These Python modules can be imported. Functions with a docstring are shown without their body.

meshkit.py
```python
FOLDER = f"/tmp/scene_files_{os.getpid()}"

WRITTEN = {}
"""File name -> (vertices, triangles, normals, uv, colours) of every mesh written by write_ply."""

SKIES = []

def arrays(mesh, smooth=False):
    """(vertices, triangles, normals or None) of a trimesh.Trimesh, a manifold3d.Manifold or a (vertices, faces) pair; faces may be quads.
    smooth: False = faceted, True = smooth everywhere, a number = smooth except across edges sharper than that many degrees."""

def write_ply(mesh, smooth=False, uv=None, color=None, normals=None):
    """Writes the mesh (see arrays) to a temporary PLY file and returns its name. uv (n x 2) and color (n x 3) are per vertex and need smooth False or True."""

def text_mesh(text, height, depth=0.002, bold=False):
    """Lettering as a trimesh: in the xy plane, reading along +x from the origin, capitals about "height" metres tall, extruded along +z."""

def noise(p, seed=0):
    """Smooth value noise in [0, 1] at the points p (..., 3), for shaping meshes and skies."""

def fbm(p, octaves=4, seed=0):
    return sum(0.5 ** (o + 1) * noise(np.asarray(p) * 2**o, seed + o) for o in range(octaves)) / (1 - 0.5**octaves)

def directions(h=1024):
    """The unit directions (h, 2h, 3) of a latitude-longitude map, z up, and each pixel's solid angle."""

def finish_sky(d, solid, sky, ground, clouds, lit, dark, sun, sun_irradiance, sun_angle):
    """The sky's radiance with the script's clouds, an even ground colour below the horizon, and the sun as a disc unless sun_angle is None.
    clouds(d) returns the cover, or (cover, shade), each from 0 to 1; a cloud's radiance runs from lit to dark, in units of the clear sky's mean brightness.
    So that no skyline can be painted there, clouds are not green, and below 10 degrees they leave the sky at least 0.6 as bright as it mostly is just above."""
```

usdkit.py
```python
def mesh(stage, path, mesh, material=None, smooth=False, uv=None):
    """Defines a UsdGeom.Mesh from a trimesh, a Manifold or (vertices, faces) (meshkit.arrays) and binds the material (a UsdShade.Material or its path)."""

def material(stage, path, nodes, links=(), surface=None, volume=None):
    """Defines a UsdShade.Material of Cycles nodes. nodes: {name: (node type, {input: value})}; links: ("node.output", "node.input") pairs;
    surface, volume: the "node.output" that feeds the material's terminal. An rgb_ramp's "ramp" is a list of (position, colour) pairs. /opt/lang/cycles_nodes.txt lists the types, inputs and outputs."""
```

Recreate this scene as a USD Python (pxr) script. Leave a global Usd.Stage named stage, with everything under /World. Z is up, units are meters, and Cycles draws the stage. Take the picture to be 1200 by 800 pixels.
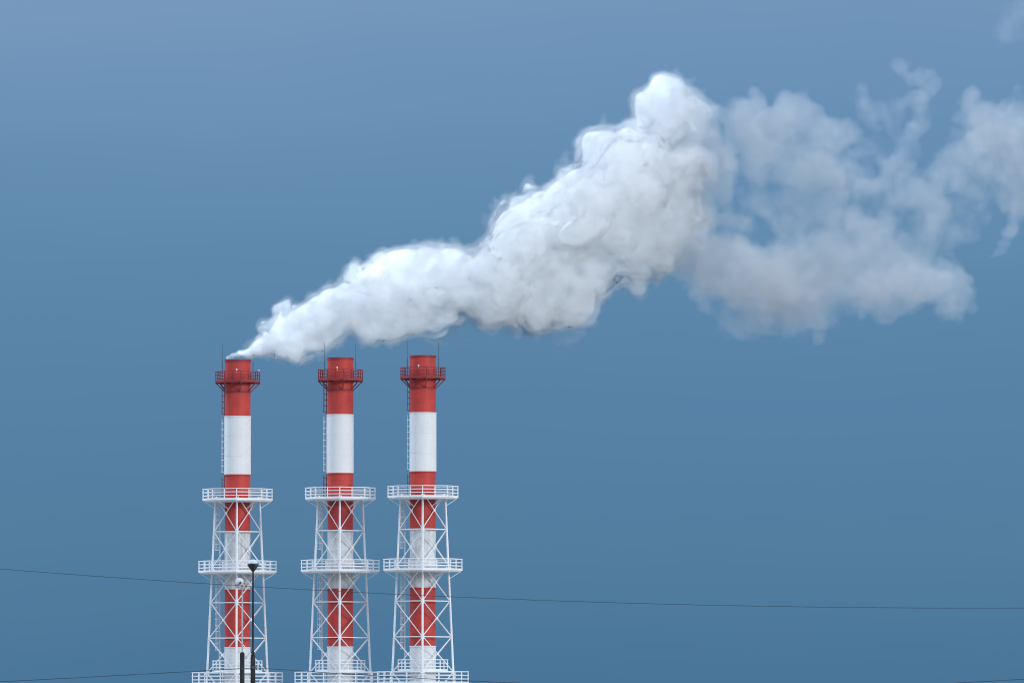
import math, random
import numpy as np, trimesh, shapely, usdkit
from scipy import ndimage
from pxr import Usd, UsdGeom, UsdLux, UsdShade, Gf

stage = Usd.Stage.CreateInMemory()
UsdGeom.SetStageUpAxis(stage, "Z")
UsdGeom.Xform.Define(stage, "/World")
random.seed(7)

# ------------------------------------------------------------------ camera, sky, sun, exposure
F = 10909.0                                   # focal length in pixels of the 1200 wide photograph
PITCH = math.atan(495.0 / F)                  # the horizon lies 495 px under the picture's centre
CAM = np.array([0.0, 0.0, 2.0])
EXPOSURE = 0.0
camera = UsdGeom.Camera.Define(stage, "/World/camera")
camera.CreateHorizontalApertureAttr(36.0)
camera.CreateFocalLengthAttr(36.0 * F / 1200.0)
camera.CreateFStopAttr(0.0)
camera.CreateClippingRangeAttr((1.0, 60000.0))
camera.CreateExposureAttr(EXPOSURE)
target = CAM + np.array([0, math.cos(PITCH), math.sin(PITCH)])
camera.AddTransformOp().Set(Gf.Matrix4d().SetLookAt(Gf.Vec3d(*CAM), Gf.Vec3d(*target), Gf.Vec3d(0, 0, 1)).GetInverse())

SUN = np.array([0.62, -0.62, 0.27]); SUN /= np.linalg.norm(SUN)
SUN_EL, SUN_ROT = math.asin(SUN[2]), math.atan2(SUN[0], SUN[1])
sun = UsdLux.DistantLight.Define(stage, "/World/sun")
sun.CreateNormalizeAttr(True); sun.CreateIntensityAttr(0.40); sun.CreateAngleAttr(14.0)
sun.CreateColorAttr(Gf.Vec3f(1.0, 0.975, 0.96))
sun.AddTransformOp().Set(Gf.Matrix4d().SetLookAt(Gf.Vec3d(*(SUN * 100)), Gf.Vec3d(0, 0, 0), Gf.Vec3d(0, 0, 1)).GetInverse())

SKY = [  # elevation in degrees, radiance of the cloud sheet
    (0.0, (.054, .160, .300)), (0.5, (.058, .174, .323)), (1.285, (.073, .199, .350)), (2.335, (.084, .212, .382)),
    (3.12, (.099, .238, .412)), (3.91, (.128, .268, .462)), (4.70, (.166, .300, .500)), (8, (.28, .43, .67)),
    (15, (.48, .66, .93)), (30, (.82, 1.02, 1.30)), (60, (1.14, 1.34, 1.60)), (90, (1.22, 1.42, 1.68))]
ramp = [(math.sqrt(math.sin(math.radians(e))), c) for e, c in SKY]
dome = UsdLux.DomeLight.Define(stage, "/World/sky")
usdkit.material(stage, "/World/Looks/sky_look", {
    "co": ("texture_coordinate", {}),
    "sep": ("separate_xyz", {}),
    "stretch": ("mapping", {"scale": (7.0, 7.0, 22.0)}),
    "n": ("noise_texture", {"scale": 1.0, "detail": 4.0, "roughness": 0.55}),
    "nm": ("map_range", {"from_min": 0.25, "from_max": 0.75, "to_min": -0.0055, "to_max": 0.0055}),
    "up": ("math", {"math_type": "maximum", "value2": 0.0}),
    "wob": ("math", {"math_type": "add"}),
    "up2": ("math", {"math_type": "maximum", "value2": 0.0}),
    "root": ("math", {"math_type": "sqrt"}),
    "r": ("rgb_ramp", {"ramp": ramp}),
    "lift": ("vector_math", {"math_type": "scale", "scale": 10.0}),
    "s": ("sky_texture", {"sky_type": "single_scattering", "sun_disc": False, "sun_elevation": SUN_EL, "sun_rotation": SUN_ROT}),
    "m": ("mix", {"fac": 0.97}),
    "b": ("background_shader", {"strength": 0.1}),
}, [("co.generated", "sep.vector"), ("sep.z", "up.value1"), ("co.generated", "stretch.vector"), ("stretch.vector", "n.vector"), ("n.fac", "nm.value"),
    ("up.value", "wob.value1"), ("nm.result", "wob.value2"), ("wob.value", "up2.value1"), ("up2.value", "root.value1"), ("root.value", "r.fac"),
    ("r.color", "lift.vector1"), ("s.color", "m.color1"), ("lift.vector", "m.color2"), ("m.color", "b.color")], surface="b.background")
UsdShade.MaterialBindingAPI.Apply(dome.GetPrim()).Bind(UsdShade.Material.Get(stage, "/World/Looks/sky_look"))
dome.GetPrim().SetCustomDataByKey("kind", "structure")
dome.GetPrim().SetCustomDataByKey("label", "slate blue overcast sky growing paler towards the top")

# ------------------------------------------------------------------ helpers
def at(px, py, y):
    """The point at distance y that the photograph shows at pixel (px, py)."""
    d = np.array([(px - 600) / F, 1.0, (400 - py) / F])
    c, s = math.cos(PITCH), math.sin(PITCH)
    d = np.array([d[0], d[1] * c - d[2] * s, d[1] * s + d[2] * c])
    return CAM + d * (y / d[1])

used = {}
def numbered(parent, name):
    k = used.get((parent, name), 0); used[(parent, name)] = k + 1
    return f"{parent}/{name}" if k == 0 else f"{parent}/{name}_{k:03d}"

def tag(prim, label=None, category=None, group=None, kind=None):
    for k, v in (("label", label), ("category", category), ("group", group), ("kind", kind)):
        if v: prim.SetCustomDataByKey(k, v)
    return prim

def thing(name, loc, label, category, group=None, kind=None):
    x = UsdGeom.Xform.Define(stage, numbered("/World", name))
    x.AddTranslateOp().Set(Gf.Vec3d(*map(float, loc)))
    return tag(x.GetPrim(), label, category, group, kind)

def obj(name, mesh, look, parent=None, smooth=False, **tags):
    p = numbered(str(parent.GetPath()) if parent else "/World", name)
    m = usdkit.mesh(stage, p, mesh, LOOK[look], smooth=smooth).GetPrim()
    return tag(m, **tags)

def cat(parts):
    parts = [p if isinstance(p, trimesh.Trimesh) else trimesh.Trimesh(*p, process=False) for p in parts]
    return trimesh.util.concatenate(parts)

def bar(p, q, w, d=None, up=(0, 0, 1), sides=4):
    """A straight bar from p to q: square (4 sides) or round section, closed."""
    p, q = np.asarray(p, float), np.asarray(q, float); d = d or w
    t = q - p; t /= np.linalg.norm(t)
    a = np.cross(t, up)
    if np.linalg.norm(a) < 1e-3: a = np.cross(t, (0.3, 1, 0))
    a /= np.linalg.norm(a); b = np.cross(t, a)
    ang = (np.arange(sides) + 0.5) * 2 * math.pi / sides
    k = 1 / math.cos(math.pi / sides) if sides == 4 else 1.0
    ring = np.cos(ang)[:, None] * a * w / 2 * k + np.sin(ang)[:, None] * b * d / 2 * k
    v = np.vstack([p + ring, q + ring, [p], [q]])
    f = []
    for i in range(sides):
        j = (i + 1) % sides
        f += [(i, j, sides + j), (i, sides + j, sides + i), (2 * sides, j, i), (2 * sides + 1, sides + i, sides + j)]
    m = trimesh.Trimesh(v, np.array(f), process=False)
    m.fix_normals()
    return m

def polyline(pts, r, sides=6):
    pts = np.asarray(pts, float)
    t = np.gradient(pts, axis=0); t /= np.linalg.norm(t, axis=1, keepdims=True)
    a = np.cross(t, (0, 0, 1.0)); a /= np.linalg.norm(a, axis=1, keepdims=True); b = np.cross(t, a)
    ang = np.arange(sides) * 2 * math.pi / sides
    v = (pts[:, None] + r * (np.cos(ang)[None, :, None] * a[:, None] + np.sin(ang)[None, :, None] * b[:, None])).reshape(-1, 3)
    f = []
    for i in range(len(pts) - 1):
        for j in range(sides):
            k = (j + 1) % sides
            A, B, C, D = i * sides + j, i * sides + k, (i + 1) * sides + k, (i + 1) * sides + j
            f += [(A, B, C), (A, C, D)]
    return trimesh.Trimesh(v, np.array(f), process=False)

def lathe(profile, n=64, z0=0.0):
    """Closed profile [(r, z), ...] turned about z."""
    pr = np.asarray(profile, float); k = len(pr)
    ang = np.arange(n) * 2 * math.pi / n
    v = np.stack([pr[None, :, 0] * np.cos(ang)[:, None], pr[None, :, 0] * np.sin(ang)[:, None], np.broadcast_to(pr[None, :, 1] + z0, (n, k))], -1).reshape(-1, 3)
    f = []
    for i in range(n):
        j = (i + 1) % n
        for a in range(k):
            b = (a + 1) % k
            f += [(i * k + a, j * k + a, j * k + b), (i * k + a, j * k + b, i * k + b)]
    m = trimesh.Trimesh(v, np.array(f), process=True)
    m.update_faces(m.nondegenerate_faces())
    m.fix_normals()
    return m

def ngon(R, n, rot):
    a = rot + np.arange(n) * 2 * math.pi / n
    return np.stack([R * np.cos(a), R * np.sin(a)], 1)

def ring_beam(R, z, w, h, n=8, rot=0.0):
    """A mitred polygonal ring of rectangular section."""
    c = ngon(1.0, n, rot)
    v = []
    for i in range(n):
        for r, zz in ((R - w / 2, z - h / 2), (R + w / 2, z - h / 2), (R + w / 2, z + h / 2), (R - w / 2, z + h / 2)):
            v.append((c[i, 0] * r, c[i, 1] * r, zz))
    f = []
    for i in range(n):
        j = (i + 1) % n
        for a in range(4):
            b = (a + 1) % 4
            f += [(i * 4 + a, j * 4 + a, j * 4 + b), (i * 4 + a, j * 4 + b, i * 4 + b)]
    m = trimesh.Trimesh(np.array(v), np.array(f), process=False); m.fix_normals()
    return m

def deck(R, hole, z, t, n=8, rot=0.0):
    poly = shapely.Polygon(ngon(R, n, rot)).difference(shapely.Point(0, 0).buffer(hole, 12))
    m = trimesh.creation.extrude_polygon(poly, t, engine="earcut"); m.apply_translation([0, 0, z])
    return m

# ------------------------------------------------------------------ materials
LOOK = {}
def paint(name, base, worn, rough=0.5, streak=(2.2, 2.2, 0.25), amount=(0.50, 0.78), dirt=(0.20, 0.19, 0.18), bump=0.02):
    """Weathered paint: a worn tint in patches, rain streaks running down, fine relief."""
    LOOK[name] = usdkit.material(stage, f"/World/Looks/{name}", {
        "g": ("geometry", {}),
        "ms": ("mapping", {"scale": streak}),
        "ns": ("noise_texture", {"scale": 1.0, "detail": 5.0, "roughness": 0.6}),
        "rs": ("map_range", {"from_min": amount[0], "from_max": amount[1], "to_min": 0.0, "to_max": 0.45, "clamp": True}),
        "np": ("noise_texture", {"scale": 0.7, "detail": 6.0, "roughness": 0.6}),
        "rp": ("map_range", {"from_min": 0.35, "from_max": 0.68, "to_min": 0.0, "to_max": 1.0, "clamp": True}),
        "c1": ("mix", {"color1": base, "color2": worn}),
        "c2": ("mix", {"color2": dirt}),
        "nb": ("noise_texture", {"scale": 9.0, "detail": 3.0}),
        "bp": ("bump", {"strength": 0.35, "distance": bump}),
        "p": ("principled_bsdf", {"roughness": rough, "specular_ior_level": 0.2}),
    }, [("g.position", "ms.vector"), ("ms.vector", "ns.vector"), ("g.position", "np.vector"), ("g.position", "nb.vector"),
        ("ns.fac", "rs.value"), ("np.fac", "rp.value"), ("rp.result", "c1.fac"), ("c1.color", "c2.color1"), ("rs.result", "c2.fac"),
        ("nb.fac", "bp.height"), ("bp.normal", "p.normal"), ("c2.color", "p.base_color")], surface="p.BSDF")

paint("white_paint", (0.69, 0.68, 0.67), (0.655, 0.645, 0.635), amount=(0.58, 0.88), dirt=(0.30, 0.27, 0.24))
paint("white_steel", (0.78, 0.78, 0.78), (0.72, 0.72, 0.72), amount=(0.62, 0.95))
paint("grimy_white_paint", (0.70, 0.70, 0.695), (0.52, 0.51, 0.50), amount=(0.44, 0.72))
paint("red_paint", (0.53, 0.056, 0.042), (0.39, 0.047, 0.042), amount=(0.48, 0.80), dirt=(0.16, 0.05, 0.05))
paint("shaded_red_steel", (0.27, 0.040, 0.044), (0.19, 0.033, 0.040), amount=(0.5, 0.8), dirt=(0.07, 0.03, 0.03))  # darker copy of the red paint, with the shade put into its colour
paint("soot", (0.03, 0.028, 0.027), (0.05, 0.045, 0.04))
paint("dark_steel", (0.06, 0.065, 0.075), (0.09, 0.09, 0.095))
paint("grey_steel", (0.42, 0.44, 0.46), (0.32, 0.33, 0.35))
paint("dark_pole", (0.012, 0.012, 0.016), (0.028, 0.026, 0.028), rough=0.7, streak=(9, 9, 3), amount=(0.50, 0.75), dirt=(0.10, 0.11, 0.095))
paint("dark_lamp", (0.012, 0.013, 0.018), (0.022, 0.022, 0.028), rough=0.4)
paint("wire_rubber", (0.025, 0.032, 0.045), (0.035, 0.042, 0.055), rough=0.6)
paint("concrete", (0.36, 0.35, 0.33), (0.27, 0.265, 0.25), rough=0.85)
paint("pale_plastic", (0.60, 0.61, 0.63), (0.55, 0.55, 0.57), rough=0.3, amount=(0.7, 0.95))
LOOK["lamp_glass"] = usdkit.material(stage, "/World/Looks/lamp_glass", {
    "p": ("principled_bsdf", {"base_color": (0.46, 0.53, 0.60), "roughness": 0.35, "subsurface_weight": 0.3, "subsurface_scale": 0.05})}, [], surface="p.BSDF")
LOOK["lens"] = usdkit.material(stage, "/World/Looks/lens", {
    "p": ("principled_bsdf", {"base_color": (0.01, 0.01, 0.012), "roughness": 0.08, "coat_weight": 1.0})}, [], surface="p.BSDF")
LOOK["gravel"] = usdkit.material(stage, "/World/Looks/gravel", {  # unseen ground, lightened so that it throws light up under the smoke
    "g": ("geometry", {}), "n": ("noise_texture", {"scale": 0.03, "detail": 8.0, "roughness": 0.65}),
    "r": ("rgb_ramp", {"ramp": [(0.3, (0.20, 0.205, 0.16)), (0.5, (0.32, 0.315, 0.295)), (0.7, (0.42, 0.415, 0.40))]}),
    "p": ("principled_bsdf", {"roughness": 0.9})},
    [("g.position", "n.vector"), ("n.fac", "r.fac"), ("r.color", "p.base_color")], surface="p.BSDF")

# ------------------------------------------------------------------ ground
def ground():
    ang = np.arange(96) * 2 * math.pi / 96
    radii = [0, 60, 200, 500, 900, 1100, 1600, 3000, 7000, 16000]
    v, f = [(0, 0, 0)], []
    for r in radii[1:]:
        v += [(r * math.cos(a), r * math.sin(a), 0.0) for a in ang]
    for j in range(96):
        f.append((0, 1 + j, 1 + (j + 1) % 96))
    for i in range(len(radii) - 2):
        for j in range(96):
            k = (j + 1) % 96; A, B = 1 + i * 96, 1 + (i + 1) * 96
            f += [(A + j, B + j, B + k), (A + j, B + k, A + k)]
    return np.array(v, float), np.array(f)
obj("ground", ground(), "gravel", kind="structure", label="unseen yard of gravel and thin grass, made pale to bounce light up onto the smoke")

# ------------------------------------------------------------------ chimneys
S8 = math.pi / 8
def railing(parent, R, z, h, look, n=8, rot=0.0, rails=(1.0, 0.69, 0.38), mids=(0.0, 0.5), toe=0.13, th=0.078, pw=0.09):
    """Posts, rails and toe board round a polygonal deck; each post and each rail a piece of its own."""
    obj("toe_board", ring_beam(R, z + toe / 2, 0.03, toe, n, rot), look, parent)
    for k in rails:
        obj("rail", ring_beam(R - 0.002, z + h * k - th / 2, th, th, n, rot), look, parent)
    c = ngon(R - 0.055, n, rot)
    for i in range(n):
        a, b = c[i], c[(i + 1) % n]
        for t in mids:
            p = a + (b - a) * t
            obj("post", bar((*p, z), (*p, z + h), pw), look, parent)

def ladder(root, foot, top_z, ang, look, cage_from, hoop=True):
    """A caged ladder: two stringers, rungs, hoops and straps. ang: the way its back faces out."""
    o, s = np.array([math.cos(ang), math.sin(ang), 0]), np.array([-math.sin(ang), math.cos(ang), 0])
    foot = np.asarray(foot, float); up = np.array([0, 0, top_z - foot[2]])
    first = None
    for k in (-1, 1):
        m = bar(foot + s * 0.21 * k, foot + s * 0.21 * k + up, 0.05, up=o)
        if first is None: first = obj("ladder", m, look, root)
        else: obj("stringer", m, look, first)
    n = int(up[2] / 0.33)
    rungs = cat([bar(foot + (0, 0, 0.2 + 0.33 * i) - s * 0.2, foot + (0, 0, 0.2 + 0.33 * i) + s * 0.2, 0.03) for i in range(n)])
    obj("rungs", rungs, look, first, kind="stuff")
    if hoop:
        z = cage_from
        while z < top_z - 0.1:
            a = np.linspace(-1.25, 1.25, 9)
            pts = [foot * (1, 1, 0) + (0, 0, z) + o * (0.05 + 0.46 * math.cos(x) - 0.46 * math.cos(1.25)) * 1.35 + s * 0.34 * math.sin(x) / math.sin(1.25) * 0.95 for x in a]
            pts = [foot * (1, 1, 0) + (0, 0, z) - s * 0.21] + pts + [foot * (1, 1, 0) + (0, 0, z) + s * 0.21]
            obj("hoop", cat([bar(pts[i], pts[i + 1], 0.05, 0.05) for i in range(len(pts) - 1)]), look, first)
            z += 0.66
        for x in (-0.9, 0.0, 0.9):
            q = foot * (1, 1, 0) + o * (0.05 + 0.46 * math.cos(x) - 0.46 * math.cos(1.25)) * 1.35 + s * 0.34 * math.sin(x) / math.sin(1.25) * 0.95
            obj("strap", bar(q + (0, 0, cage_from), q + (0, 0, top_z - 0.1), 0.035), look, first)
    return first

def leg_half(z):            # distance of a leg from the tower's axis at height z
    return 2.37 + (31.06 - z) * 0.0470

NODES = [31.06, 27.19, 23.33, 19.49, 15.66, 11.90, 7.9, 3.9]

def make_chimney(px, Y, label, group, ladder_turn, lamps):
    base = at(px, 600, Y); base[2] = 0.0
    c = thing("chimney", base, label, "chimney", group)
    # flue, from the top down: painted bands, each a shell of its own
    bands = [(45.70, 39.68, 1.395, "red_paint"), (39.68, 33.35, 1.445, "white_paint"), (33.35, 27.12, 1.385, "red_paint"),
             (27.12, 20.88, 1.40, "grimy_white_paint"), (20.88, 14.65, 1.385, "red_paint"), (14.65, 6.4, 1.41, "white_paint"), (6.4, 0.6, 1.40, "red_paint")]
    for i, (z1, z0, r, look) in enumerate(bands):
        top = [(r, z1), (r - 0.12, z1)] if i else [(r, z1), (r - 0.12, z1)]
        obj("flue_band", lathe([(r, z0), *top, (r - 0.12, z0)]), look, c, smooth=30, label=f"{look.split('_paint')[0].replace('_', ' ')} painted band of the flue")
        if i:
            rr = max(r, bands[i - 1][2]) + 0.035
            obj("flange", lathe([(rr, z1 - 0.07), (rr, z1 + 0.05), (1.2, z1 + 0.05), (1.2, z1 - 0.07)]), "white_paint" if "white" in look else look, c, smooth=30)
    obj("flue_lip", lathe([(1.44, 45.62), (1.44, 45.86), (1.22, 45.86), (1.22, 45.62)]), "shaded_red_steel", c, smooth=30)
    obj("flue_lining", lathe([(1.215, 30.0), (1.215, 45.80), (1.15, 45.80), (1.15, 30.0)], 48), "soot", c, smooth=30)
    for z in (42.1, 37.55, 35.4, 30.0, 25.0, 23.95, 22.4, 18.8, 16.7, 13.4):
        r = next(b[2] for b in bands if b[1] < z < b[0]) + 0.012
        obj("seam", lathe([(r, z - 0.02), (r, z + 0.02), (1.3, z + 0.02), (1.3, z - 0.02)]), next(b[3] for b in bands if b[1] < z < b[0]), c, smooth=30)
    # inspection ports on the white band and a hatch
    for dx, z in ((-0.14, 23.62), (0.22, 23.66)):
        y = -math.sqrt(1.40 ** 2 - dx ** 2)
        obj("port", bar((dx, y + 0.1, z), (dx, y - 0.16, z), 0.12, sides=10), "grey_steel", c)
    obj("hatch", bar((0.84, -1.02, 21.75), (0.93, -1.14, 21.75), 0.34, 0.40), "grimy_white_paint", c)
    # upper red gallery
    z, R, rot = 43.45, 2.46, math.radians(10)
    g = obj("gallery", deck(R + 0.03, 1.42, z - 0.10, 0.10, 8, rot), "shaded_red_steel", c, label="red gallery round the flue below its mouth")
    railing(g, R, z, 1.12, "shaded_red_steel", rot=rot, mids=(0.0, 0.5), toe=0.16, th=0.065, pw=0.08)
    obj("collar", lathe([(1.47, 42.28), (1.47, 42.44), (1.36, 42.44), (1.36, 42.28)]), "shaded_red_steel", g, smooth=30)
    for i in range(8):
        a = rot + i * math.pi / 4; u = np.array([math.cos(a), math.sin(a), 0])
        obj("bracket", cat([bar(u * 1.40 + (0, 0, 42.34), u * (R - 0.05) + (0, 0, z - 0.13), 0.10, 0.10), bar(u * 1.40 + (0, 0, z - 0.16), u * (R - 0.02) + (0, 0, z - 0.16), 0.09, 0.12)]), "shaded_red_steel", g)
    for dx, h in ((-1.70, 47.5), (1.66, 47.3)):
        obj("lightning_rod", cat([bar((dx, 0.25, z), (dx, 0.25, 45.6), 0.075, sides=6), bar((dx, 0.25, 45.6), (dx, 0.25, h), 0.05, sides=6)]), "dark_steel", c)
    for dx in lamps:
        y = -math.sqrt(max(R * R * 0.88 - dx * dx, 0.0))
        l = obj("warning_lamp", lathe([(0.0, 0.0), (0.06, 0.0), (0.085, 0.04), (0.08, 0.14), (0.04, 0.18), (0.0, 0.19)], 16), "lamp_glass", c, smooth=40)
        UsdGeom.Xformable(l).AddTranslateOp().Set(Gf.Vec3d(dx, y, z + 1.17))
        obj("lamp_stem", bar((0, 0, -0.20), (0, 0, 0.0), 0.07, sides=8), "grey_steel", l)
    # ladder to the gallery: dark in the red bands, pale in the white one
    a = math.pi - math.radians(ladder_turn)
    for z0, z1, look in ((39.72, 43.2, "shaded_red_steel"), (33.4, 39.64, "white_steel"), (30.6, 33.3, "shaded_red_steel")):
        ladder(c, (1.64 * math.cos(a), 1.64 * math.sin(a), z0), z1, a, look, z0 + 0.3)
    # upper and lower platforms, inner gallery
    for (z, R, h, joists) in ((30.66, 3.80, 1.18, 8), (22.85, 4.24, 1.18, 8), (10.72, 4.92, 1.25, 8)):
        p = obj("platform", deck(R + 0.02, 1.44, z - 0.09, 0.09, 8, math.pi / 2), "white_steel", c)
        railing(p, R, z, h, "white_steel", rot=math.pi / 2)
        obj("rim_beam", ring_beam(R - 0.14, z - 0.145, 0.08, 0.10, 8, math.pi / 2), "white_steel", p)
        inner = leg_half(z) * 0.72
        obj("ring_beam", ring_beam(1.62, z - 0.19, 0.12, 0.20, 16, 0), "white_steel", p)
        for i in range(joists):
            a2 = math.pi / 2 + i * math.pi / 4; u = np.array([math.cos(a2), math.sin(a2), 0])
            obj("joist", bar(u * 1.40 + (0, 0, z - 0.18), u * (R - 0.15) + (0, 0, z - 0.18), 0.09, 0.17), "white_steel", p)
            far = leg_half(z - 0.95) if i % 2 == 0 else leg_half(z) * 0.71
            if i % 2 == 0:
                obj("bracket", bar(u * (far + 0.05) + (0, 0, z - 0.95), u * (R - 0.25) + (0, 0, z - 0.24), 0.07), "white_steel", p)
            else:
                obj("bracket", bar(u * 1.38 + (0, 0, z - 1.0), u * (R * 0.72) + (0, 0, z - 0.24), 0.08), "white_steel", p)
    p = obj("inner_gallery", deck(2.72, 1.43, 11.98, 0.09, 8, math.pi / 2), "white_steel", c)
    railing(p, 2.70, 12.07, 1.18, "white_steel", rot=math.pi / 2, mids=(0.0, 0.5))
    # lattice tower: four legs on the diagonals' corners, seen corner-on
    corner = [np.array([1, 0, 0]), np.array([0, -1, 0]), np.array([-1, 0, 0]), np.array([0, 1, 0])]
    P = lambda k, z: corner[k % 4] * leg_half(z) + np.array([0, 0, z])
    for k in range(4):
        l = obj("leg", bar(P(k, 0.0), P(k, 30.5), 0.235, sides=10), "white_steel", c, smooth=50)
        obj("foot_plate", bar(P(k, 0.0), P(k, 0.06), 0.6), "white_steel", l)
        obj("end_plate", bar(P(k, 11.72), P(k, 11.86), 0.42), "white_steel", l)
        for z in NODES[1:]:
            u = corner[k]; s = np.array([-u[1], u[0], 0])
            q = P(k, z)
            obj("gusset_plate", cat([bar(q - u * 0.02 + (0, 0, -0.26), q - u * 0.02 + (0, 0, 0.26), 0.36, 0.05, up=u)]), "white_steel", l)
    for i, z in enumerate(NODES):
        for k in range(4):
            a, b = P(k, z), P(k + 1, z); t = (b - a) / np.linalg.norm(b - a)
            if i:
                obj("strut", bar(a + t * 0.1, b - t * 0.1, 0.125, sides=8), "white_steel", c, smooth=50)
            if i + 1 < len(NODES):
                a2, b2 = P(k, NODES[i + 1]), P(k + 1, NODES[i + 1])
                n = np.cross(t, (0, 0, 1.0))
                for (s, e, off) in ((a, b2, 0.045), (b, a2, -0.045)):
                    d = (e - s) / np.linalg.norm(e - s)
                    obj("brace", bar(s + d * 0.14 + n * off, e - d * 0.14 + n * off, 0.105, sides=8), "white_steel", c, smooth=50)
                # the small plate where the two braces cross
                w0, w1 = np.linalg.norm(b - a), np.linalg.norm(b2 - a2)
                f = w0 / (w0 + w1); x = a + (b2 - a) * f
                obj("cross_plate", bar(x - n * 0.075, x + n * 0.075, 0.24), "white_steel", c)
    # short ties that hold the flue
    for z in (27.19, 19.49, 15.66):
        obj("guide_ring", lathe([(1.50, z - 0.06), (1.50, z + 0.06), (1.39, z + 0.06), (1.39, z - 0.06)], 32), "red_paint" if z != 27.19 else "grimy_white_paint", c, smooth=30)
        for k in range(4):
            obj("tie", bar(corner[k] * 1.46 + (0, 0, z), P(k, z) - corner[k] * 0.1, 0.08), "white_steel", c)
    # lower ladders inside the tower
    for z0, z1 in ((23.0, 30.3), (12.2, 22.6)):
        ladder(c, (-1.95, 0.55, z0), z1, math.radians(168), "white_steel", z0 + 2.2)
    obj("plinth", lathe([(2.1, -0.3), (2.1, 0.6), (0.0, 0.6), (0.0, -0.3)], 32), "concrete", c)
    for k in range(4):
        q = P(k, 0)
        obj("footing", bar(q + (0, 0, -0.4), q + (0, 0, 0.0), 1.1), "concrete", c)
    return c

GROUP = "striped chimneys in lattice towers"
make_chimney(278.4, 1010.5, "left red and white striped chimney in a lattice tower, the one pouring out smoke", GROUP, 35, (-0.05, 2.30))
make_chimney(398.8, 1005.5, "middle red and white striped chimney in a lattice tower, between the other two", GROUP, 30, (-0.30,))
make_chimney(495.6, 1000.0, "right red and white striped chimney in a lattice tower, farthest from the lamp post", GROUP, 38, (-0.45,))

# ------------------------------------------------------------------ poles in front
def lathe_at(prof, xy, n=24):
    m = lathe(prof, n); m.apply_translation([*xy, 0]); return m

PY = 400.0
b = at(296.5, 700, PY)
lamp = thing("lamp_post", (b[0], b[1], 0), "tall dark lamp post with a cone shaped lamp head and pale cap", "lamp post")
zt = at(297, 660, PY)[2]; zs = at(297, 766, PY)[2]
obj("lower_pole", lathe([(0.0, -0.3), (0.125, -0.3), (0.098, zs - 0.06), (0.06, zs), (0.0, zs)], 16), "dark_pole", lamp, smooth=40)
obj("upper_pole", lathe([(0.0, zs - 0.01), (0.047, zs - 0.01), (0.037, zt - 0.3), (0.0, zt - 0.3)], 16), "dark_lamp", lamp, smooth=40)
obj("collar", lathe([(0.05, zs - 0.02), (0.075, zs - 0.02), (0.075, zs + 0.10), (0.05, zs + 0.10)], 16), "dark_pole", lamp, smooth=40)
head = obj("lamp_head", lathe([(0.0, zt - 0.34), (0.05, zt - 0.34), (0.09, zt - 0.29), (0.235, zt - 0.10), (0.245, zt - 0.02), (0.21, zt), (0.0, zt)], 32), "dark_lamp", lamp, smooth=40)
obj("lamp_cap", lathe([(0.0, zt + 0.004), (0.205, zt + 0.004), (0.19, zt + 0.07), (0.14, zt + 0.14), (0.07, zt + 0.175), (0.0, zt + 0.18)], 32), "lamp_glass", head, smooth=50)

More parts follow.
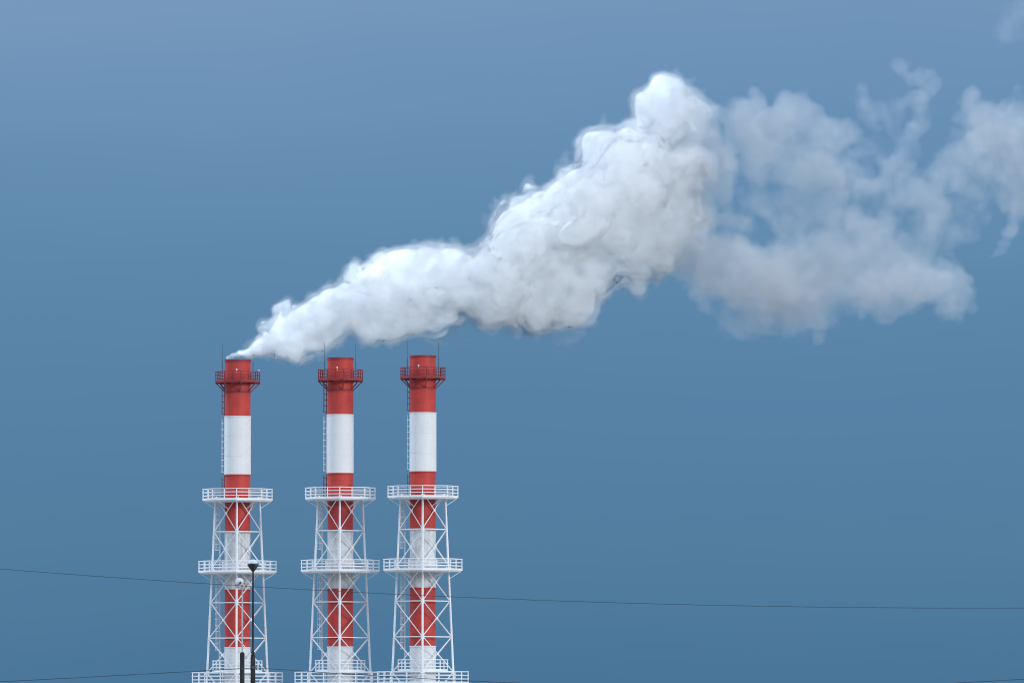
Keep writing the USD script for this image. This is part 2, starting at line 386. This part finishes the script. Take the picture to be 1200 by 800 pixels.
b = at(284.0, 700, PY - 1.5)
cam_pole = thing("camera_pole", (b[0], b[1], 0), "slim pole beside the lamp post with a white dome camera on top", "camera pole")
zs2 = at(284, 764, PY)[2]; zc = at(284, 688, PY)[2]
obj("lower_pole", lathe([(0.0, -0.3), (0.11, -0.3), (0.098, zs2 - 0.05), (0.05, zs2), (0.0, zs2)], 16), "dark_pole", cam_pole, smooth=40)
obj("upper_pole", lathe([(0.0, zs2 - 0.01), (0.034, zs2 - 0.01), (0.03, zc), (0.0, zc)], 12), "grey_steel", cam_pole, smooth=40)
arm = obj("bracket", cat([bar((-0.02, 0, zc - 0.06), (-0.30, -0.05, zc - 0.03), 0.05), bar((0, 0, zc - 0.12), (0, 0, zc + 0.10), 0.11)]), "grey_steel", cam_pole)
obj("junction_box", bar((-0.22, -0.02, zc - 0.02), (-0.22, -0.02, zc + 0.12), 0.16, 0.12), "grey_steel", cam_pole)
zd = zc + 0.17
dome_cam = obj("camera_housing", lathe_at([(0.0, zd - 0.02), (0.15, zd - 0.02), (0.18, zd + 0.02), (0.165, zd + 0.10), (0.12, zd + 0.17), (0.05, zd + 0.205), (0.0, zd + 0.21)], (-0.12, -0.06)), "pale_plastic", cam_pole, smooth=40)
ball = trimesh.creation.icosphere(2, 0.062); ball.apply_translation([-0.085, -0.19, zd + 0.02])
obj("lens", ball, "lens", dome_cam, smooth=True)
obj("neck", bar((-0.12, -0.03, zc + 0.06), (-0.12, -0.03, zd), 0.09, sides=10), "grey_steel", dome_cam)

# ------------------------------------------------------------------ wires
def wire(pixels, Y, r, label, deg=2):
    """A sagging wire: a parabola through the points given, at distance Y."""
    P3 = np.array([at(px, py, Y) for px, py in pixels])
    x0, x1 = P3[0, 0], P3[-1, 0]
    co = np.polyfit(P3[:, 0], P3[:, 2], deg)
    xs = np.linspace(x0, x1, 90)
    obj("overhead_wire", polyline(np.stack([xs, np.full_like(xs, Y), np.polyval(co, xs)], 1), r), "wire_rubber", smooth=True, label=label, category="wire")

wire([(-400, 628), (0, 667), (158, 677.5), (244, 684), (316, 688), (400, 692), (530, 699.2), (733, 706.2), (900, 709.4), (1200, 711.3), (1500, 708)], 330.0, 0.0095,
     "long upper wire crossing the picture in front of all three chimneys", 2)
wire([(-500, 823), (0, 797.5), (100, 793.5), (220, 787.3), (290, 782.2), (296.5, 781.6)], PY - 0.13, 0.0145, "lower wire running down to the left from the lamp post", 2)
wire([(296.5, 781.6), (313, 782.8), (361, 786), (400, 788.5), (475, 793), (550, 797.2), (590, 798.9), (830, 805.5), (1100, 799.6), (1200, 795.6)], PY - 0.13, 0.0145,
     "lower wire sagging away to the right from the lamp post", 3)
zw = at(296.5, 781.6, PY)[2]
obj("wire_clamp", cat([lathe([(0.085, zw - 0.05), (0.118, zw - 0.05), (0.118, zw + 0.05), (0.085, zw + 0.05)], 16), bar((0, -0.10, zw), (0, -0.16, zw), 0.06)]), "dark_steel", lamp)

# ------------------------------------------------------------------ smoke
def surface_nets(phi, level):
    """The closed surface phi = level of a grid (inside: above), in grid coordinates."""
    phi = phi - level
    phi[0], phi[-1] = -1, -1; phi[:, 0], phi[:, -1] = -1, -1; phi[:, :, 0], phi[:, :, -1] = -1, -1
    ins = phi > 0
    nx, ny, nz = phi.shape
    cell = np.zeros((nx - 1, ny - 1, nz - 1), np.int8)
    for a in (0, 1):
        for b in (0, 1):
            for c in (0, 1):
                cell += ins[a:nx - 1 + a, b:ny - 1 + b, c:nz - 1 + c]
    act = (cell > 0) & (cell < 8)
    idx = np.full(cell.shape, -1, np.int32); n = int(act.sum()); idx[act] = np.arange(n)
    pos, cnt = np.zeros((n, 3)), np.zeros(n)
    quads = []
    for ax in range(3):
        lo = [slice(None)] * 3; hi = [slice(None)] * 3
        lo[ax], hi[ax] = slice(0, -1), slice(1, None)
        A, B = ins[tuple(lo)], ins[tuple(hi)]
        e = np.argwhere(A != B)
        pa, pb = phi[e[:, 0], e[:, 1], e[:, 2]], phi[e[:, 0] + (ax == 0), e[:, 1] + (ax == 1), e[:, 2] + (ax == 2)]
        p = e.astype(float); p[:, ax] += pa / (pa - pb)
        o1, o2 = (ax + 1) % 3, (ax + 2) % 3
        four = []
        for d1, d2 in ((0, 0), (-1, 0), (-1, -1), (0, -1)):
            q = e.copy(); q[:, o1] += d1; q[:, o2] += d2
            k = idx[q[:, 0], q[:, 1], q[:, 2]]
            four.append(k)
            for c in range(3): pos[:, c] += np.bincount(k, p[:, c], n)
            cnt += np.bincount(k, minlength=n)
        four = np.stack(four, 1)
        flip = pa < 0
        four[flip] = four[flip][:, ::-1]
        quads.append(four)
    return pos / cnt[:, None], np.vstack(quads)

STEP = 2.0                                     # grid step, in hundredths of the picture's pixels at the stack: 0.0926 m each
K = 1010.5 / F
U0, U1, V0, V1, W0, W1 = 256.0, 1330.0, -30.0, 446.0, -96.0, 120.0

SEED = 9
def smoke_field():
    rng, sway = np.random.default_rng(SEED), np.random.default_rng(5)
    nu, nv, nw = int((U1 - U0) / STEP), int((V1 - V0) / STEP), int((W1 - W0) / STEP)
    def grain(size):
        """Gaussian noise whose lumps are about size units across."""
        shape = [int(n / size) + 6 for n in (U1 - U0, V1 - V0, W1 - W0)]
        g = rng.standard_normal(shape).astype(np.float32)
        if size <= STEP * 1.01: return g[:nu, :nv, :nw]
        out = g
        for ax, n in enumerate((nu, nv, nw)):
            x = 1.3 + np.arange(n) * STEP / size
            i = np.floor(x).astype(int); t = (x - i).astype(np.float32)
            w = [(1 - t) ** 3 / 6, (3 * t ** 3 - 6 * t ** 2 + 4) / 6, (-3 * t ** 3 + 3 * t ** 2 + 3 * t + 1) / 6, t ** 3 / 6]   # cubic B-spline
            sh = [1, 1, 1]; sh[ax] = n
            out = sum(np.take(out, np.clip(i + k - 1, 0, out.shape[ax] - 1), axis=ax) * w[k].reshape(sh) for k in range(4))
        return out / out.std()
    u = (U0 + np.arange(nu) * STEP).astype(np.float32)[:, None, None]
    v = (V0 + np.arange(nv) * STEP).astype(np.float32)[None, :, None]
    w = (W0 + np.arange(nw) * STEP).astype(np.float32)[None, None, :]
    total = np.zeros((nu, nv, nw), np.float32); dens = np.zeros_like(total); rad = np.zeros_like(total)
    lean = np.clip((u - 285) / 260.0, 0.06, 1.0) + 0.5 * np.clip((u - 850) / 200.0, 0, 1)      # turbulence grows down wind
    uu = u + lean * (7.5 * grain(55.0) + 4.5 * grain(21.0))
    vv = v + lean * (7.0 * grain(55.0) + 4.5 * grain(21.0))
    ww = w + lean * 9.0 * grain(55.0)
    for (x, y, r, d) in BLOBS:
        k = min(max(1.5, 0.11 * r), 8.0)
        drift = 34 * min(1.0, (x - 278) / 120.0) + sway.uniform(-0.22, 0.22) * r
        m = r + 55
        a0, a1 = max(0, int((x - m - U0) / STEP)), min(nu, int((x + m - U0) / STEP) + 1)
        b0, b1 = max(0, int((y - m - V0) / STEP)), min(nv, int((y + m - V0) / STEP) + 1)
        c0, c1 = max(0, int((drift - m - W0) / STEP)), min(nw, int((drift + m - W0) / STEP) + 1)
        s = (slice(a0, a1), slice(b0, b1), slice(c0, c1))
        dist = np.sqrt((uu[s] - x) ** 2 + (vv[s] - y) ** 2 + (ww[s] - drift) ** 2) - r
        e = np.exp(np.clip(-dist / k, -30, 12))
        total[s] += e; dens[s] += e * d; rad[s] += e * r
    del uu, vv, ww
    ok = total > 1e-9
    dens = np.where(ok, dens / np.maximum(total, 1e-9), 0); rad = np.where(ok, rad / np.maximum(total, 1e-9), 1)
    k = np.clip(0.11 * rad, 1.5, 8)
    depth = np.where(ok, (np.log(np.maximum(total, 1e-9)) - 0.35) * k, -60)
    amp, ampf = np.clip(rad / 42.0, 0.10, 1.0), np.clip(rad / 26.0, 0.15, 1.0)
    puff = lambda size, e: np.sqrt(grain(size) ** 2 + e * e)              # rounded billows
    thin = np.clip(1.0 - dens / 0.7, 0, 1)
    bil = amp * (7.0 * (puff(46.0, 0.3) - 0.87) + 8.0 * (puff(24.0, 0.25) - 0.86))
    fine = ampf * (1 + 0.6 * thin) * (5.0 * (puff(12.0, 0.3) - 0.85) + 3.0 * (puff(6.5, 0.3) - 0.85))
    body = depth + bil + 0.55 * fine
    depth = depth + bil + fine
    small = np.clip(rad / 34.0, 0.12, 1.0)
    clump = np.exp(thin * (0.38 * grain(38.0) + 0.30 * grain(17.0) + 0.24 * grain(8.0)))
    t = np.clip((depth + 2.0 * small) / (9.0 + 22.0 * thin) / small, 0, 1)
    cover = body / (16.0 * small)                                        # how deep inside
    return dens * clump * t * t * (3 - 2 * t), cover, dens

D, M, N, H, Q, L = 1.0, 0.88, 0.57, 0.52, 0.40, 0.21
BLOBS = [
    (267, 420, 4, D), (273, 417, 6, D), (281, 415, 7, D), (288, 406, 5, H), (296, 401, 5, Q), (288, 415, 8, D), (294, 412, 9, D), (302, 408, 14, D), (316, 402, 19, D), (332, 394, 26, D), (328, 408, 16, D), (345, 409, 17, D), (372, 396, 22, D),
    (350, 386, 34, D), (362, 379, 31, D), (378, 373, 34, D), (395, 367, 37, D), (415, 364, 43, D), (402, 384, 26, D), (424, 386, 28, D), (500, 366, 30, D), (520, 372, 24, D), (440, 351, 47, D), (455, 351, 48, D), (478, 340, 50, D), (505, 332, 47, D),
    (530, 331, 48, D), (556, 338, 53, D), (575, 358, 50, D), (590, 332, 64, D), (616, 306, 66, D), (622, 350, 40, D), (642, 288, 72, D), (652, 322, 56, D), (674, 258, 68, D), (702, 246, 74, D),
    (692, 302, 48, D), (730, 223, 74, D), (757, 200, 74, D), (790, 146, 46, M), (808, 126, 34, M), (776, 122, 32, D), (788, 116, 26, D), (826, 124, 27, M), (764, 118, 26, D), (808, 200, 46, M), (790, 258, 60, M), (752, 282, 56, D), (815, 246, 34, N),
    (840, 178, 32, N), (846, 216, 32, N), (838, 300, 32, N), (815, 300, 34, N), (845, 265, 18, H),
    (520, 392, 14, L), (545, 400, 16, L), (600, 398, 18, L), (655, 384, 16, L),
    (888, 150, 34, H), (920, 153, 37, H), (950, 173, 39, H), (985, 190, 40, H), (1008, 216, 32, H), (898, 186, 32, H), (862, 186, 24, H), (866, 160, 26, Q), (862, 138, 20, L),
    (846, 320, 42, N), (872, 320, 48, N), (900, 332, 52, N), (935, 340, 52, H), (970, 328, 52, H), (1010, 308, 50, H), (1050, 312, 46, H), (1080, 324, 42, H), (1105, 338, 36, H), (1120, 360, 26, Q),
    (1030, 258, 36, H), (960, 258, 36, Q), (990, 246, 40, Q), (935, 262, 24, Q), (950, 225, 26, Q), (905, 222, 34, L), (880, 262, 30, L), (885, 352, 32, Q), (1060, 342, 30, Q), (1112, 374, 24, Q), (922, 240, 28, L), (920, 374, 28, L), (870, 370, 28, L), (980, 356, 24, L),
    (1078, 92, 13, Q), (1088, 86, 13, Q), (1100, 94, 13, Q), (1097, 108, 14, Q), (1088, 124, 16, Q), (1076, 140, 17, Q), (1062, 154, 20, Q), (1040, 146, 24, L), (1054, 178, 26, Q), (1018, 146, 24, L), (1046, 208, 30, L), (1078, 240, 32, L), (1066, 200, 26, L),
    (1150, 142, 28, H), (1176, 136, 30, H), (1200, 150, 36, H), (1232, 170, 42, H), (1160, 176, 32, Q), (1190, 190, 36, H), (1212, 232, 34, H), (1202, 270, 24, Q), (1192, 294, 15, Q), (1184, 308, 11, Q),
    (1135, 178, 26, L), (1122, 205, 34, L), (1118, 246, 34, L), (1148, 220, 30, L), (1096, 280, 34, L), (1130, 290, 24, L), (1190, 30, 34, 0.05), (1215, 12, 36, 0.06),
    (1262, 205, 50, H), (1296, 230, 48, H), (1290, 170, 40, Q)]

smoke = thing("smoke_plume", at(278.4, 420, 1010.5), "white smoke plume drifting right from the left chimney and thinning out", "smoke", kind="stuff")
def veil(name, sigma):
    LOOK[name] = usdkit.material(stage, f"/World/Looks/{name}", {"v": ("principled_volume", {"color": (0.985, 0.995, 1.0), "density": sigma, "anisotropy": -0.4})}, [], volume="v.volume")
def billow(name, most, end=52.0):
    """Dense vapour in which light scatters many times; thin where a billow curves away."""
    LOOK[name] = usdkit.material(stage, f"/World/Looks/{name}", {
        "p": ("principled_bsdf", {"base_color": (0.56, 0.545, 0.52), "roughness": 1.0, "specular_ior_level": 0.0, "subsurface_weight": 1.0, "subsurface_scale": 1.0,
                                  "subsurface_radius": (4.5, 4.5, 4.5), "subsurface_method": "random_walk", "subsurface_ior": 1.01}),
        "t": ("transparent_bsdf", {}),
        "f": ("layer_weight", {"blend": 0.5}),
        "a": ("map_range", {"range_type": "smoothstep", "from_min": 0.10 if most < 1 else 0.35, "from_max": 0.90 if most < 1 else 0.97, "to_min": most, "to_max": 0.0 if most < 1 else 0.38, "clamp": True}),
        "g": ("geometry", {}), "n": ("noise_texture", {"scale": 0.5, "detail": 1.0, "roughness": 0.6}),
        "nr": ("map_range", {"from_min": 0.3, "from_max": 0.6, "to_min": 0.55, "to_max": 1.0, "clamp": True}),
        "am": ("math", {"math_type": "multiply"}), "o": ("texture_coordinate", {}), "x": ("separate_xyz", {}), 
        "w": ("math", {"math_type": "multiply_add", "value2": 14.0}), "end": ("map_range", {"range_type": "smoothstep", "from_min": end - 5.0, "from_max": end + 10.0, "to_min": 1.0, "to_max": 0.0, "clamp": True}), "an": ("math", {"math_type": "multiply"}), "front": ("math", {"math_type": "subtract", "value1": 1.0}), "af": ("math", {"math_type": "multiply"}),
        "m": ("mix_closure", {})},
        [("f.facing", "a.value"), ("g.position", "n.vector"), ("n.fac", "nr.value"), ("a.result", "am.value1"), ("nr.result", "am.value2"), ("o.object", "x.vector"), ("n.fac", "w.value1"), ("x.x", "w.value3"), ("w.value", "end.value"), ("am.value", "an.value1"), ("end.result", "an.value2"), ("g.backfacing", "front.value2"), ("an.value", "af.value1"), ("front.value", "af.value2"), ("af.value", "m.fac"), ("t.BSDF", "m.closure1"), ("p.BSDF", "m.closure2")], surface="m.closure")
rho, cover, thick = smoke_field()
near = np.clip((U0 + np.arange(cover.shape[0]) * STEP - 300) / 80.0, 0, 1)[:, None, None].astype(np.float32)      # the young plume keeps its finest detail
cover = cover + (ndimage.gaussian_filter(cover, 1.4) - cover) * near
deep = lambda fade: cover - fade * np.clip(0.985 - thick, 0, 1)            # recedes where the vapour gets thinner
for name, field, level, sigma, most in (("faint_veil", rho, 0.030, 0.014, 0), ("thin_veil", rho, 0.075, 0.020, 0), ("pale_haze", rho, 0.15, 0.026, 0), ("soft_haze", rho, 0.26, 0.030, 0), ("thick_haze", rho, 0.50, 0.055, 0),
                                        ("soft_billow", deep(4.0), 0.16, 0, 0.50), ("dense_billow", deep(6.5), 0.70, 0, 1.0)):
    look = f"smoke_{name}"
    veil(look, sigma) if sigma else billow(look, most, 56.0 if name == "soft_billow" else 52.0)
    lab, n = ndimage.label(field > level)                                 # drop stray specks
    size = np.bincount(lab.ravel()); size[0] = 0
    p, q = surface_nets(np.where(size[lab] > (160 if sigma else 4000), field, np.minimum(field, level - 0.02)), level)
    p = np.stack([U0 + p[:, 0] * STEP, V0 + p[:, 1] * STEP, W0 + p[:, 2] * STEP], 1)
    xyz = np.stack([(p[:, 0] - 278.4) * K, p[:, 2] * K, (420 - p[:, 1]) * K], 1)
    obj(name, (xyz, q), look, smoke, smooth=not sigma, kind="stuff")
